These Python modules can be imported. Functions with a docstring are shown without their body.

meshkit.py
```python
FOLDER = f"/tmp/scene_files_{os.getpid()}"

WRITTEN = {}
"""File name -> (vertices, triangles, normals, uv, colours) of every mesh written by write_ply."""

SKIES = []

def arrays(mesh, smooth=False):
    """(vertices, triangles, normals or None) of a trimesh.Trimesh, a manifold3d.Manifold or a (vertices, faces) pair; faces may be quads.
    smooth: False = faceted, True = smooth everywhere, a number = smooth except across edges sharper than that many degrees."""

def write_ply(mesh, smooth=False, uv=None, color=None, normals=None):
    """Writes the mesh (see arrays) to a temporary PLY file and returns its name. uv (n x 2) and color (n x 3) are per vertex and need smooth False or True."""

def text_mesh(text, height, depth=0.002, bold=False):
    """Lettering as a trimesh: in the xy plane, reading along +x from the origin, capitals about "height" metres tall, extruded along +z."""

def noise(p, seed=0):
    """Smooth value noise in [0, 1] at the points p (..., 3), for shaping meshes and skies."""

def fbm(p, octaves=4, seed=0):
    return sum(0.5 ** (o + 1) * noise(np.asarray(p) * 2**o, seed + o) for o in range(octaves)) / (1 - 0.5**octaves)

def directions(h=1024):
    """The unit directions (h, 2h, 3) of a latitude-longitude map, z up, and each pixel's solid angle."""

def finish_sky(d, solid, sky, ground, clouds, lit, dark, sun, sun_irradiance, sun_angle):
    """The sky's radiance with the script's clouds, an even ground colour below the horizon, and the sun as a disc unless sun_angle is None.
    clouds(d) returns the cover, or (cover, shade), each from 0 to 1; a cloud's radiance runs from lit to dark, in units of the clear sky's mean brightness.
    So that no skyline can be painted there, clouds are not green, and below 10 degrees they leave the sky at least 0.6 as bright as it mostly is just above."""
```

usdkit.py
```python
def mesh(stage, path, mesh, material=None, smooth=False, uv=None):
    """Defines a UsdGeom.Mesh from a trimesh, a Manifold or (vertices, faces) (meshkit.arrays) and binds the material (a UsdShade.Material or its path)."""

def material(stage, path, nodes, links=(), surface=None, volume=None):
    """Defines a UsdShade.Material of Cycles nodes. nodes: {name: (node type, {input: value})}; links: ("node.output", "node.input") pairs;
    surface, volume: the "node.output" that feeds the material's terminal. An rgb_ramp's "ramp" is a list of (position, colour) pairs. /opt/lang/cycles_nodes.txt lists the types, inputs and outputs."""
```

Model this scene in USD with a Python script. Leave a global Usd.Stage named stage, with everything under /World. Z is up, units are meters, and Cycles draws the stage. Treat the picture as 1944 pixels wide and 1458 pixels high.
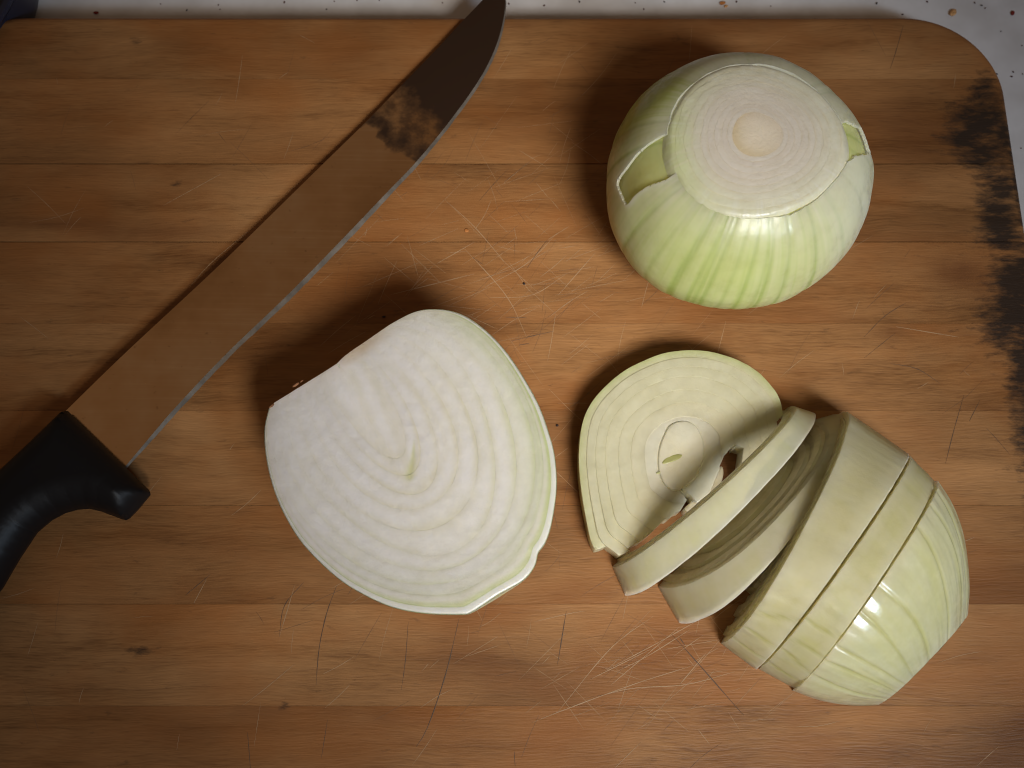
import math, random
import numpy as np, trimesh, manifold3d, shapely
from shapely import affinity
from shapely.geometry import Polygon, LineString, Point, box
from scipy.spatial import Delaunay
from pxr import Usd, UsdGeom, UsdLux, UsdShade, Gf, Sdf, Vt
import usdkit
from meshkit import noise, fbm

stage = Usd.Stage.CreateInMemory()
UsdGeom.SetStageUpAxis(stage, UsdGeom.Tokens.z)
UsdGeom.SetStageMetersPerUnit(stage, 1.0)
UsdGeom.Xform.Define(stage, '/World')
UsdGeom.Scope.Define(stage, '/World/Looks')
rng = np.random.default_rng(7)

# ------------------------------------------------------------------ camera, light
TILT, H, FPX = math.radians(16), 0.33, 1944.0
CAM = np.array([0, -H * math.tan(TILT), H])
R_, U_, N_ = np.array([1, 0, 0.]), np.array([0, math.cos(TILT), math.sin(TILT)]), np.array([0, math.sin(TILT), -math.cos(TILT)])
cam = UsdGeom.Camera.Define(stage, '/World/camera')
cam.AddTranslateOp().Set(Gf.Vec3d(*CAM))
cam.AddRotateXOp().Set(math.degrees(TILT))
cam.CreateHorizontalApertureAttr(36.0); cam.CreateVerticalApertureAttr(27.0)
cam.CreateFocalLengthAttr(36.0)
cam.CreateClippingRangeAttr(Gf.Vec2f(0.01, 50))
cam.CreateFStopAttr(18.0); cam.CreateFocusDistanceAttr(0.315)
cam.CreateExposureAttr(0.0)

def look_at(xf, pos, target):
    pos, target = np.asarray(pos, float), np.asarray(target, float)
    z = pos - target; z /= np.linalg.norm(z)
    x = np.cross([0, 0, 1.0], z); x /= np.linalg.norm(x); y = np.cross(z, x)
    m = np.eye(4); m[0, :3], m[1, :3], m[2, :3], m[3, :3] = x, y, z, pos
    UsdGeom.Xformable(xf).AddTransformOp().Set(Gf.Matrix4d(*m.ravel().tolist()))

def rect_light(name, pos, target, w, h, power, color):
    l = UsdLux.RectLight.Define(stage, '/World/' + name)
    l.CreateWidthAttr(w); l.CreateHeightAttr(h); l.CreateIntensityAttr(power); l.CreateColorAttr(Gf.Vec3f(*color)); l.CreateNormalizeAttr(True)
    look_at(l, pos, target)
    return l

# a kitchen lamp overhead in front of the board, a window low on the right, and the dim warm room
def spot(name, pos, target, radius, power, color, angle, soft):
    l = UsdLux.SphereLight.Define(stage, '/World/' + name)
    l.CreateRadiusAttr(radius); l.CreateIntensityAttr(power); l.CreateColorAttr(Gf.Vec3f(*color)); l.CreateNormalizeAttr(True)
    sh = UsdLux.ShapingAPI.Apply(l.GetPrim()); sh.CreateShapingConeAngleAttr(angle); sh.CreateShapingConeSoftnessAttr(soft)
    look_at(l, pos, target)
spot('kitchen_lamp', (0.19, -0.35, 0.47), (0.030, 0.008, 0.0), 0.11, 7.5, (1.0, 0.95, 0.875), 13.4, 1.0)
rect_light('window_light', (0.44, -0.54, 0.645), (0.09, 0.0, 0.03), 0.12, 0.11, 0.75, (0.60, 0.79, 1.0))
dome = UsdLux.DomeLight.Define(stage, '/World/room_light')
usdkit.material(stage, '/World/Looks/room_air', {'b': ('background_shader', {'color': (1.0, 0.66, 0.42), 'strength': 0.105})}, surface='b.background')
UsdShade.MaterialBindingAPI.Apply(dome.GetPrim()).Bind(UsdShade.Material.Get(stage, '/World/Looks/room_air'))

# ------------------------------------------------------------------ helpers
def at(u, v, z=0.0):
    """The point at height z that the photograph shows at (u, v)."""
    d = R_ * (u - 972) / FPX + U_ * (729 - v) / FPX + N_
    return CAM + d * (z - CAM[2]) / d[2]

def ats(pts, z=0.0):
    return np.array([at(u, v, z) for u, v in pts])

def to_px(p):
    q = np.asarray(p) - CAM; d = q @ N_
    return np.stack([972 + FPX * (q @ R_) / d, 729 - FPX * (q @ U_) / d], -1)

names = {}
def numbered(parent, name):
    k = (str(parent), name); n = names.get(k, 0); names[k] = n + 1
    return f'{parent}/{name}' + (f'_{n:03d}' if n else '')

def tag(prim, label=None, cat=None, group=None, kind=None):
    for k, v in (('label', label), ('category', cat), ('group', group), ('kind', kind)):
        if v: prim.SetCustomDataByKey(k, v)
    return prim

def thing(name, label, cat, loc=(0, 0, 0), group=None):
    p = numbered('/World', name)
    x = UsdGeom.Xform.Define(stage, p)
    x.AddTranslateOp().Set(Gf.Vec3d(*map(float, loc)))
    tag(x.GetPrim(), label, cat, group)
    return x.GetPrim()

def origin(prim):
    o = np.zeros(3); p = prim
    while p and str(p.GetPath()) not in ('/', '/World'):
        if p.IsA(UsdGeom.Xform):
            o = o + np.array(UsdGeom.Xformable(p).GetLocalTransformation().ExtractTranslation())
        p = p.GetParent()
    return o

def obj(name, mesh, mat, parent=None, smooth=40, attrs=None):
    """attrs: {name: f(points in world) -> n or n x 3}, or arrays when smooth is False/True."""
    parent_path = parent.GetPath() if parent else Sdf.Path('/World')
    path = numbered(parent_path, name)
    import meshkit
    v, f, n = meshkit.arrays(mesh, smooth)
    o = origin(parent) if parent else np.zeros(3)
    m = usdkit.mesh(stage, path, (v - o, f), '/World/Looks/' + mat)
    if n is not None:
        m.CreateNormalsAttr(Vt.Vec3fArray.FromNumpy(n.astype(np.float32))); m.SetNormalsInterpolation('vertex')
    for k, fn in (attrs or {}).items():
        a = fn(v) if callable(fn) else fn
        a = np.asarray(a, np.float32)
        t = Sdf.ValueTypeNames.Color3fArray if a.ndim == 2 else Sdf.ValueTypeNames.FloatArray
        pv = UsdGeom.PrimvarsAPI(m).CreatePrimvar(k, t, 'vertex')
        pv.Set(Vt.Vec3fArray.FromNumpy(a) if a.ndim == 2 else Vt.FloatArray.FromNumpy(a))
    return m.GetPrim()

class Patches:
    """Grids of vertices with colours, each grid shaded smooth on its own."""
    def __init__(self): self.v, self.f, self.n, self.c, self.k = [], [], [], [], 0
    def grid(self, P, col, flip=False, keep=None, wrap=False):
        a, b = P.shape[:2]
        idx = np.arange(a * b).reshape(a, b)
        if wrap: idx = np.hstack([idx, idx[:, :1]])
        q = np.stack([idx[:-1, :-1], idx[1:, :-1], idx[1:, 1:], idx[:-1, 1:]], -1)
        if keep is not None: q = q[keep]
        q = q.reshape(-1, 4)
        f = np.vstack([q[:, [0, 1, 2]], q[:, [0, 2, 3]]])
        if flip: f = f[:, ::-1]
        v = P.reshape(-1, 3)
        self.add(v, f, np.broadcast_to(col, P.shape).reshape(-1, 3))
    def add(self, v, f, col):
        e = np.cross(v[f[:, 1]] - v[f[:, 0]], v[f[:, 2]] - v[f[:, 0]])
        n = np.zeros_like(v)
        for k in range(3): np.add.at(n, f[:, k], e)
        l = np.linalg.norm(n, axis=1, keepdims=True)
        n = np.where(l > 1e-20, n / np.maximum(l, 1e-30), [0, 0, 1.0])
        self.v.append(v); self.f.append(f + self.k); self.n.append(n); self.c.append(np.broadcast_to(col, v.shape)); self.k += len(v)
    def put(self, name, mat, parent):
        v, f, n, c = np.vstack(self.v), np.vstack(self.f), np.vstack(self.n), np.vstack(self.c)
        path = numbered(parent.GetPath(), name)
        m = usdkit.mesh(stage, path, (v - origin(parent), f), '/World/Looks/' + mat)
        m.CreateNormalsAttr(Vt.Vec3fArray.FromNumpy(n.astype(np.float32))); m.SetNormalsInterpolation('vertex')
        pv = UsdGeom.PrimvarsAPI(m).CreatePrimvar('tint', Sdf.ValueTypeNames.Color3fArray, 'vertex')
        pv.Set(Vt.Vec3fArray.FromNumpy(np.clip(c, 0, 1).astype(np.float32)))
        return m.GetPrim()

def smooth01(a, b, x):
    t = np.clip((x - a) / (b - a), 0, 1); return t * t * (3 - 2 * t)

def lerp(a, b, t):
    t = np.asarray(t)[..., None]; return np.asarray(a) * (1 - t) + np.asarray(b) * t

def spline(pts, n, closed=True):
    """Catmull-Rom through the points, resampled to even arc length."""
    p = np.asarray(pts, float)
    q = np.vstack([p[-1], p, p[0], p[1]]) if closed else np.vstack([2 * p[0] - p[1], p, 2 * p[-1] - p[-2]])
    out = []
    for i in range(1, len(q) - 2):
        t = np.linspace(0, 1, 12, endpoint=False)[:, None]
        a, b, c, d = q[i - 1], q[i], q[i + 1], q[i + 2]
        out.append(.5 * (2 * b + (c - a) * t + (2 * a - 5 * b + 4 * c - d) * t ** 2 + (3 * b - a - 3 * c + d) * t ** 3))
    s = np.vstack(out + [q[-2][None] if not closed else out[0][:1]])
    L = np.r_[0, np.cumsum(np.linalg.norm(np.diff(s, axis=0), axis=1))]
    x = np.linspace(0, L[-1], n, endpoint=not closed)
    return np.stack([np.interp(x, L, s[:, k]) for k in range(s.shape[1])], 1)

# ------------------------------------------------------------------ materials
def mat(name, nodes, links, surface='p.BSDF'):
    usdkit.material(stage, '/World/Looks/' + name, nodes, links, surface=surface)

def wood(name, tone, seed, warm):
    """tone: brightness of the stave; warm: how far towards orange"""
    lo = np.array([.112, .040, .012]) * tone
    hi = np.array([.385, .188, .068]) * tone
    hi = hi * (1 - warm) + np.array([.37, .155, .046]) * tone * warm
    nodes = {
        'g': ('geometry', {}), 'wn': ('noise_texture', {'scale': 26.0, 'detail': 2.0}), 'wo': ('vector_math', {'math_type': 'multiply_add', 'vector2': (.004, .0048, 0), 'vector3': (-.002, -.0024, 0)}), 'wp': ('vector_math', {'math_type': 'add'}),
        'm0': ('mapping', {'location': (seed * 3.1, seed * 1.7, 0), 'scale': (24, 330, 10)}),
        'fib': ('noise_texture', {'scale': 1.0, 'detail': 5.0, 'roughness': .62, 'distortion': .25}),
        'm1': ('mapping', {'location': (seed * 5.3, seed * .7, 0), 'scale': (11, 60, 9)}),
        'band': ('noise_texture', {'scale': 1.0, 'detail': 3.0, 'roughness': .55, 'distortion': .8}),
        'm2': ('mapping', {'location': (seed * 2.2, seed * 4.4, 0), 'scale': (150, 1700, 60)}),
        'pore': ('noise_texture', {'scale': 1.0, 'detail': 2.0, 'roughness': .6}),
        'm3': ('mapping', {'location': (seed * 1.1, seed * 9.4, 0), 'scale': (16, 26, 16)}),
        'blot': ('noise_texture', {'scale': 1.0, 'detail': 4.0, 'roughness': .6}),
        'a1': ('math', {'math_type': 'multiply', 'value2': .28}), 'a2': ('math', {'math_type': 'multiply_add', 'value2': .40}),
        'a3': ('math', {'math_type': 'multiply_add', 'value2': .30}),
        'ramp': ('rgb_ramp', {'ramp': [(.29, lo), (.38, lo * .40 + hi * .42), (.48, hi * .80), (.62, hi)]}),
        'br': ('rgb_ramp', {'ramp': [(.42, (0, 0, 0)), (.66, (1, 1, 1))]}),
        'bm': ('math', {'math_type': 'multiply', 'value2': .72}),
        'mixb': ('mix', {'mix_type': 'mix', 'color2': tuple(np.array([.30, .108, .026]) * tone)}),
        # dark flecks and streaks
        'm4': ('mapping', {'location': (seed * 7.1, seed * 3.4, 0), 'scale': (42, 420, 42)}),
        'fl': ('noise_texture', {'scale': 1.0, 'detail': 3.0, 'roughness': .55}),
        'flr': ('rgb_ramp', {'ramp': [(.66, (0, 0, 0)), (.80, (1, 1, 1))]}),
        'flm': ('math', {'math_type': 'multiply', 'value2': .45}),
        'mixf': ('mix', {'mix_type': 'mix', 'color2': tuple(np.array([.085, .032, .012]) * tone)}),
        'st': ('attribute', {'attribute': 'stain'}), 'mixs': ('mix', {'mix_type': 'mix', 'color2': (.145, .052, .016)}),
        'ch': ('attribute', {'attribute': 'char'}),
        'm5': ('mapping', {'scale': (110, 330, 70)}), 'cn': ('noise_texture', {'scale': 1.0, 'detail': 5.0, 'roughness': .72}),
        'cs': ('math', {'math_type': 'multiply_add', 'value2': 1.8}), 'co': ('math', {'math_type': 'subtract', 'value2': .90}),
        'cr': ('rgb_ramp', {'ramp': [(.22, (0, 0, 0)), (.48, (.55, .55, .55)), (.75, (.94, .94, .94))]}),
        'mixc': ('mix', {'mix_type': 'mix', 'color2': (.020, .014, .011)}),
        'ml': ('mapping', {'location': (seed * .9, seed * 6.1, 0), 'scale': (9, 19, 9)}), 'lf': ('noise_texture', {'scale': 1.0, 'detail': 3.0, 'roughness': .55}), 'lr': ('rgb_ramp', {'ramp': [(.32, (.62, .56, .50)), (.5, (.98, .96, .94)), (.68, (1.24, 1.27, 1.32))]}), 'lm': ('mix', {'mix_type': 'multiply', 'fac': 1.0}),
        'h': ('math', {'math_type': 'add'}),
        'bump': ('bump', {'strength': .35, 'distance': .00035}),
        'rn': ('map_range', {'from_min': .3, 'from_max': .7, 'to_min': .42, 'to_max': .62}),
        'p': ('principled_bsdf', {'specular_ior_level': .32}),
    }
    links = [('g.position', 'wn.vector'), ('wn.color', 'wo.vector1'), ('wo.vector', 'wp.vector1'), ('g.position', 'wp.vector2')]
    for a, b in (('m0', 'fib'), ('m1', 'band'), ('m2', 'pore'), ('m3', 'blot'), ('m4', 'fl'), ('m5', 'cn'), ('ml', 'lf')):
        links += [('wp.vector', a + '.vector'), (a + '.vector', b + '.vector')]
    links += [('fib.fac', 'a1.value1'), ('band.fac', 'a2.value1'), ('a1.value', 'a2.value3'), ('pore.fac', 'a3.value1'), ('a2.value', 'a3.value3'),
              ('a3.value', 'ramp.fac'), ('blot.fac', 'br.fac'), ('br.color', 'bm.value1'), ('bm.value', 'mixb.fac'), ('ramp.color', 'mixb.color1'),
              ('fl.fac', 'flr.fac'), ('flr.color', 'flm.value1'), ('flm.value', 'mixf.fac'), ('lf.fac', 'lr.fac'), ('mixb.color', 'lm.color1'), ('lr.color', 'lm.color2'), ('lm.color', 'mixf.color1'),
              ('st.fac', 'mixs.fac'), ('mixf.color', 'mixs.color1'),
              ('cn.fac', 'cs.value1'), ('ch.fac', 'cs.value3'), ('cs.value', 'co.value1'), ('co.value', 'cr.fac'), ('cr.color', 'mixc.fac'), ('mixs.color', 'mixc.color1'),
              ('mixc.color', 'p.base_color'), ('fib.fac', 'h.value1'), ('pore.fac', 'h.value2'), ('h.value', 'bump.height'), ('bump.normal', 'p.normal'),
              ('band.fac', 'rn.value'), ('rn.result', 'p.roughness')]
    mat(name, nodes, links)

WOODS = [('maple_a', 1.0, 1.3, .05), ('maple_b', .95, 4.7, .40), ('maple_c', 1.02, 8.2, .1), ('maple_d', .93, 11.9, .35), ('maple_e', .98, 15.1, .2)]
for w in WOODS: wood(*w)

def onion(name, rough, sss, cell, bump, gloss=.5, coat=0.0):
    nodes = {
        't': ('attribute', {'attribute': 'tint'}), 'g': ('geometry', {}),
        'n1': ('noise_texture', {'scale': cell, 'detail': 3.0, 'roughness': .6}),
        'n2': ('noise_texture', {'scale': 160.0, 'detail': 4.0, 'roughness': .6}),
        'v': ('rgb_ramp', {'ramp': [(.3, (.95, .945, .92)), (.7, (1.02, 1.02, 1.02))]}),
        'mul': ('mix', {'mix_type': 'multiply', 'fac': 1.0}),
        'rr': ('map_range', {'from_min': .35, 'from_max': .65, 'to_min': rough * .75, 'to_max': rough * 1.3}),
        'b': ('bump', {'strength': bump, 'distance': .0003}),
        'p': ('principled_bsdf', {'subsurface_weight': sss, 'subsurface_scale': .0028, 'subsurface_radius': (1.0, .85, .55), 'subsurface_method': 'random_walk',
                                  'specular_ior_level': gloss, 'coat_weight': coat, 'coat_roughness': .06}),
    }
    mat(name, nodes, [('g.position', 'n1.vector'), ('g.position', 'n2.vector'), ('n2.fac', 'v.fac'), ('t.color', 'mul.color1'), ('v.color', 'mul.color2'),
                      ('mul.color', 'p.base_color'), ('n1.fac', 'b.height'), ('b.normal', 'p.normal'), ('n2.fac', 'rr.value'), ('rr.result', 'p.roughness')])
onion('onion_skin', .34, .6, 700.0, .10, .4)
onion('onion_gloss', .22, .6, 500.0, .16, .5)
onion('onion_flesh', .29, .5, 1500.0, .22, .5)
onion('onion_cut', .34, .35, 1100.0, .4, .5)

# ------------------------------------------------------------------ board
RIGHT, LEFT, TOP, BOTTOM, THICK = .1805, -.216, .1435, -.170, .019
corner = .034
outline = Polygon([(LEFT + corner, TOP - corner), (RIGHT - corner, TOP - corner), (RIGHT - corner, BOTTOM + corner), (LEFT + corner, BOTTOM + corner)]).buffer(corner, quad_segs=24)
def ring_at(d, z): return [(x, y, z) for x, y in outline.buffer(-d).exterior.coords]
pts3, er = [], .0030
for a in np.linspace(0, math.pi / 2, 6):
    pts3 += ring_at(er * (1 - math.cos(a)), -er + er * math.sin(a)) + ring_at(er * (1 - math.cos(a)), -THICK + er - er * math.sin(a))
solid = manifold3d.Manifold.hull_points(np.array(pts3))
cuts = [TOP + .01, .1163, .0820, .0515, .0215, -.0093, -.0410, -.0723, -.1030, -.1340, BOTTOM - .01]
board = thing('cutting_board', 'worn brown wooden cutting board with rounded corner and scorched right edge', 'cutting board', (0, 0, -THICK))

def blobs(P, items, z=0.0, grow=1.0):
    out = np.zeros(len(P))
    for u, v, ru, rv, k in items:
        c = at(u, v, z); s = .000172 * grow
        out = np.maximum(out, k * np.exp(-((P[:, 0] - c[0]) / (ru * s)) ** 2 - ((P[:, 1] - c[1]) / (rv * s)) ** 2))
    return out
CHAR = [(1868, 175, 30, 40, .75), (1858, 230, 46, 50, .9), (1838, 265, 48, 32, .85), (1868, 300, 40, 40, .85), (1900, 250, 26, 80, .75), (1896, 365, 40, 50, .8),
        (1900, 425, 40, 60, .9), (1932, 330, 20, 160, .75), (1918, 463, 70, 8, .9), (1936, 540, 46, 60, 1.0), (1928, 600, 54, 50, .95), (1905, 632, 36, 34, .85), (1944, 690, 32, 60, .9),
        (1938, 760, 22, 60, .75), (1956, 850, 26, 90, .75), (1954, 960, 14, 100, .4), (1948, 520, 40, 50, .9),
        (1290, 75, 40, 14, .32), (545, 1340, 9, 5, .8), (215, 1449, 22, 6, .75), (262, 78, 24, 4, .7), (340, 345, 6, 9, .6), (280, 1234, 32, 3, .75), (160, 1190, 20, 3, .6), (5, 1303, 16, 3, .7)]
STAIN = [(1830, 520, 70, 40, .75), (1720, 240, 60, 70, .45), (1800, 250, 70, 40, .35), (1860, 540, 40, 40, .5), (1000, 180, 10, 8, .3), (985, 47, 30, 10, .5), (1390, 40, 240, 18, .5), (970, 45, 60, 8, .45),
         (870, 1240, 60, 40, .3), (935, 1280, 60, 30, .25), (300, 440, 130, 18, .5), (80, 425, 140, 14, .6), (1690, 630, 30, 16, .5), (1560, 600, 90, 16, .3), (1090, 300, 60, 10, .2)]
board_attrs = {'char': lambda P: blobs(P, CHAR[:17], grow=1.25) + blobs(P, CHAR[17:]), 'stain': lambda P: blobs(P, STAIN) * (.55 + .9 * fbm(P * [140, 260, 90], 3))}
order = [0, 1, 2, 3, 4, 0, 3, 2, 1, 4]
for i in range(len(cuts) - 1):
    hi, lo = cuts[i], cuts[i + 1]
    g, c = ((.00030, .00030) if i == 2 else (.00006, .00012) if i in (0, 6) else (.00003, .00006))
    strip = manifold3d.Manifold.hull_points(np.array([(x, y, z) for x in (-.3, .3) for y, z in ((hi - g, -.05), (hi - g, -c), (hi - g - c * .8, 0.001), (lo + g, -.05), (lo + g, -c), (lo + g + c * .8, .001))]))
    st = (solid ^ strip).refine_to_length(.0035)
    obj('stave', st, WOODS[order[i]][0], board, smooth=35, attrs=board_attrs)

# knife scratches: thin grooves and raised bright fibres, each a shallow sliver on the staves
mat('scratch_light', {'p': ('principled_bsdf', {'base_color': (.43, .27, .145), 'roughness': .6})}, [])
mat('scratch_dark', {'p': ('principled_bsdf', {'base_color': (.105, .058, .032), 'roughness': .6})}, [])
mat('scratch_mid', {'p': ('principled_bsdf', {'base_color': (.185, .090, .038), 'roughness': .6})}, [])
def sliver(p, w):
    """p: n x 2 world points"""
    t = np.gradient(p, axis=0); t /= np.linalg.norm(t, axis=1, keepdims=True)
    nrm = np.stack([-t[:, 1], t[:, 0]], 1)
    s = np.sin(np.linspace(.06, math.pi - .06, len(p))) ** .5 * w / 2 * (.5 + noise(np.c_[p * 900, np.zeros(len(p))], 3))
    a, b = p + nrm * s[:, None], p - nrm * s[:, None]
    z = .00003
    v = np.vstack([np.c_[a, np.full(len(p), z)], np.c_[p, np.full(len(p), z + w * .10)], np.c_[b, np.full(len(p), z)]])
    n = len(p); i = np.arange(n - 1)
    f = []
    for r in (0, 1):
        x = i + r * n
        f += [np.stack([x, x + n, x + n + 1], 1), np.stack([x, x + n + 1, x + 1], 1)]
    return trimesh.Trimesh(v, np.vstack(f), process=False)
def scratch_px(pts, w):
    return sliver(spline(ats(pts)[:, :2], 14, closed=False), w * (.7 if w > .0002 else 1))
dark, light, mid = [], [], []
for pts, w in [([(872, 1172), (846, 1280), (812, 1380), (790, 1418)], .00042), ([(1075, 1160), (1062, 1240), (1058, 1262)], .0004), ([(640, 1110), (620, 1165), (606, 1230), (600, 1300)], .00034),
               ([(577, 1105), (540, 1150), (530, 1210)], .0003), ([(1276, 1205), (1330, 1265), (1400, 1345), (1412, 1358)], .00045), ([(1290, 1210), (1300, 1225)], .0004), ([(470, 1390), (474, 1440), (476, 1470)], .0003),
               ([(775, 1180), (770, 1250), (762, 1310)], .00028), ([(622, 1365), (610, 1440)], .00025), ([(1715, 48), (1700, 100), (1690, 130)], .0003), ([(968, 648), (1010, 638), (1050, 629)], .00032),
               ([(958, 602), (1000, 603)], .0003), ([(1000, 510), (1020, 480), (1040, 455)], .00028), ([(895, 487), (918, 503)], .00024), ([(1830, 750), (1810, 820), (1795, 880)], .00034), ([(1690, 690), (1740, 700), (1785, 728)], .0003),
               ([(1640, 640), (1680, 600), (1720, 575)], .00028), ([(690, 1080), (660, 1130)], .0003), ([(985, 655), (1005, 652)], .0003), ([(976, 1425), (978, 1455)], .0003), ([(1590, 1290), (1560, 1320)], .00025),
               ([(1640, 680), (1690, 640), (1700, 632)], .00022), ([(1860, 760), (1840, 800)], .00025), ([(820, 270), (800, 300)], .0002), ([(400, 1090), (352, 1130)], .0002)]:
    dark.append(scratch_px(pts, w))
for pts, w in [([(1240, 1230), (1180, 1260), (1120, 1290)], .00028), ([(1330, 1175), (1240, 1225), (1150, 1272)], .0003), ([(1310, 1195), (1230, 1245), (1170, 1275)], .00026), ([(1395, 1275), (1300, 1300), (1180, 1310), (1050, 1355)], .0003),
               ([(1320, 1262), (1200, 1300), (1060, 1352), (1010, 1372)], .00028), ([(1340, 1240), (1290, 1300)], .0002), ([(1290, 1190), (1160, 1300)], .0002), ([(1240, 1170), (1160, 1230), (1060, 1350)], .0002), ([(392, 1100), (368, 1145)], .00032),
               ([(560, 1260), (500, 1310), (460, 1340)], .00022), ([(845, 380), (900, 430), (960, 500)], .0002), ([(1060, 440), (1000, 500), (920, 545)], .00024), ([(880, 470), (960, 560), (1000, 640)], .0002), ([(1040, 455), (1080, 430)], .00026),
               ([(740, 560), (820, 540), (900, 520)], .0002), ([(1015, 1180), (1080, 1165), (1110, 1160)], .00022), ([(900, 460), (830, 500)], .0002), ([(470, 440), (400, 500), (360, 545)], .0002), ([(1075, 520), (1010, 560), (930, 565)], .00024),
               ([(1850, 1020), (1800, 1040)], .0002), ([(1700, 620), (1820, 640)], .0002), ([(560, 1110), (530, 1210)], .0002), ([(310, 390), (420, 330)], .00018), ([(1130, 480), (1060, 560)], .0002)]:
    light.append(scratch_px(pts, w))
for k in range(330):
    u, v = rng.uniform(0, 1900), rng.uniform(60, 1450)
    if k % 3: u, v = rng.normal(1000, 330), rng.normal(700, 420)
    if not (0 < u < 1900 and 70 < v < 1455): continue
    ang = rng.choice([rng.normal(.72, .28), rng.normal(.72, .28), rng.normal(-1.0, .35), rng.normal(1.35, .12)])
    L = rng.uniform(12, 110); c = rng.normal(0, .02) * L
    d, n = np.array([math.cos(ang), -math.sin(ang)]), np.array([math.sin(ang), math.cos(ang)])
    p = [np.array([u, v]) - d * L / 2, np.array([u, v]) + n * c, np.array([u, v]) + d * L / 2]
    (light if k % 5 < 3 else mid if k % 10 < 9 else dark).append(scratch_px(p, rng.uniform(.00007, .00015)))
for k in range(260):
    u, v = rng.normal(1010, 190), rng.normal(520, 130)
    if k % 4 == 0: u, v = rng.normal(1250, 160), rng.normal(1290, 60)
    if not (0 < u < 1880 and 70 < v < 1455): continue
    ang = rng.choice([rng.normal(.70, .18), rng.normal(.70, .18), rng.normal(-.8, .2), rng.normal(.15, .2)]); L = rng.uniform(25, 130)
    d = np.array([math.cos(ang), -math.sin(ang)])
    (light if k % 3 else mid).append(scratch_px([np.array([u, v]) - d * L / 2, np.array([u, v]), np.array([u, v]) + d * L / 2], rng.uniform(.00005, .00011)))
for nm, ms, m in (('scratch', dark, 'scratch_dark'), ('scratch', light, 'scratch_light'), ('scratch', mid, 'scratch_mid')):
    o = obj(nm, trimesh.util.concatenate(ms), m, board, smooth=False)
    o.SetCustomDataByKey('kind', 'stuff')

# ------------------------------------------------------------------ counter
mat('laminate', {'g': ('geometry', {}), 'n': ('noise_texture', {'scale': 60.0, 'detail': 4.0}), 'n2': ('noise_texture', {'scale': 900.0, 'detail': 3.0}),
                 'r': ('rgb_ramp', {'ramp': [(.35, (.60, .575, .56)), (.65, (.70, .68, .675))]}), 'b': ('bump', {'strength': .12, 'distance': .0002}),
                 'p': ('principled_bsdf', {'roughness': .38, 'specular_ior_level': .4})},
    [('g.position', 'n.vector'), ('g.position', 'n2.vector'), ('n.fac', 'r.fac'), ('r.color', 'p.base_color'), ('n2.fac', 'b.height'), ('b.normal', 'p.normal')])
ct = trimesh.creation.box([1.1, .9, .03]); ct.apply_translation([0, .05, -THICK - .015])
tag(obj('counter', ct, 'laminate', smooth=False), 'white laminate counter under the wooden cutting board', None, None, 'structure')

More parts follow.
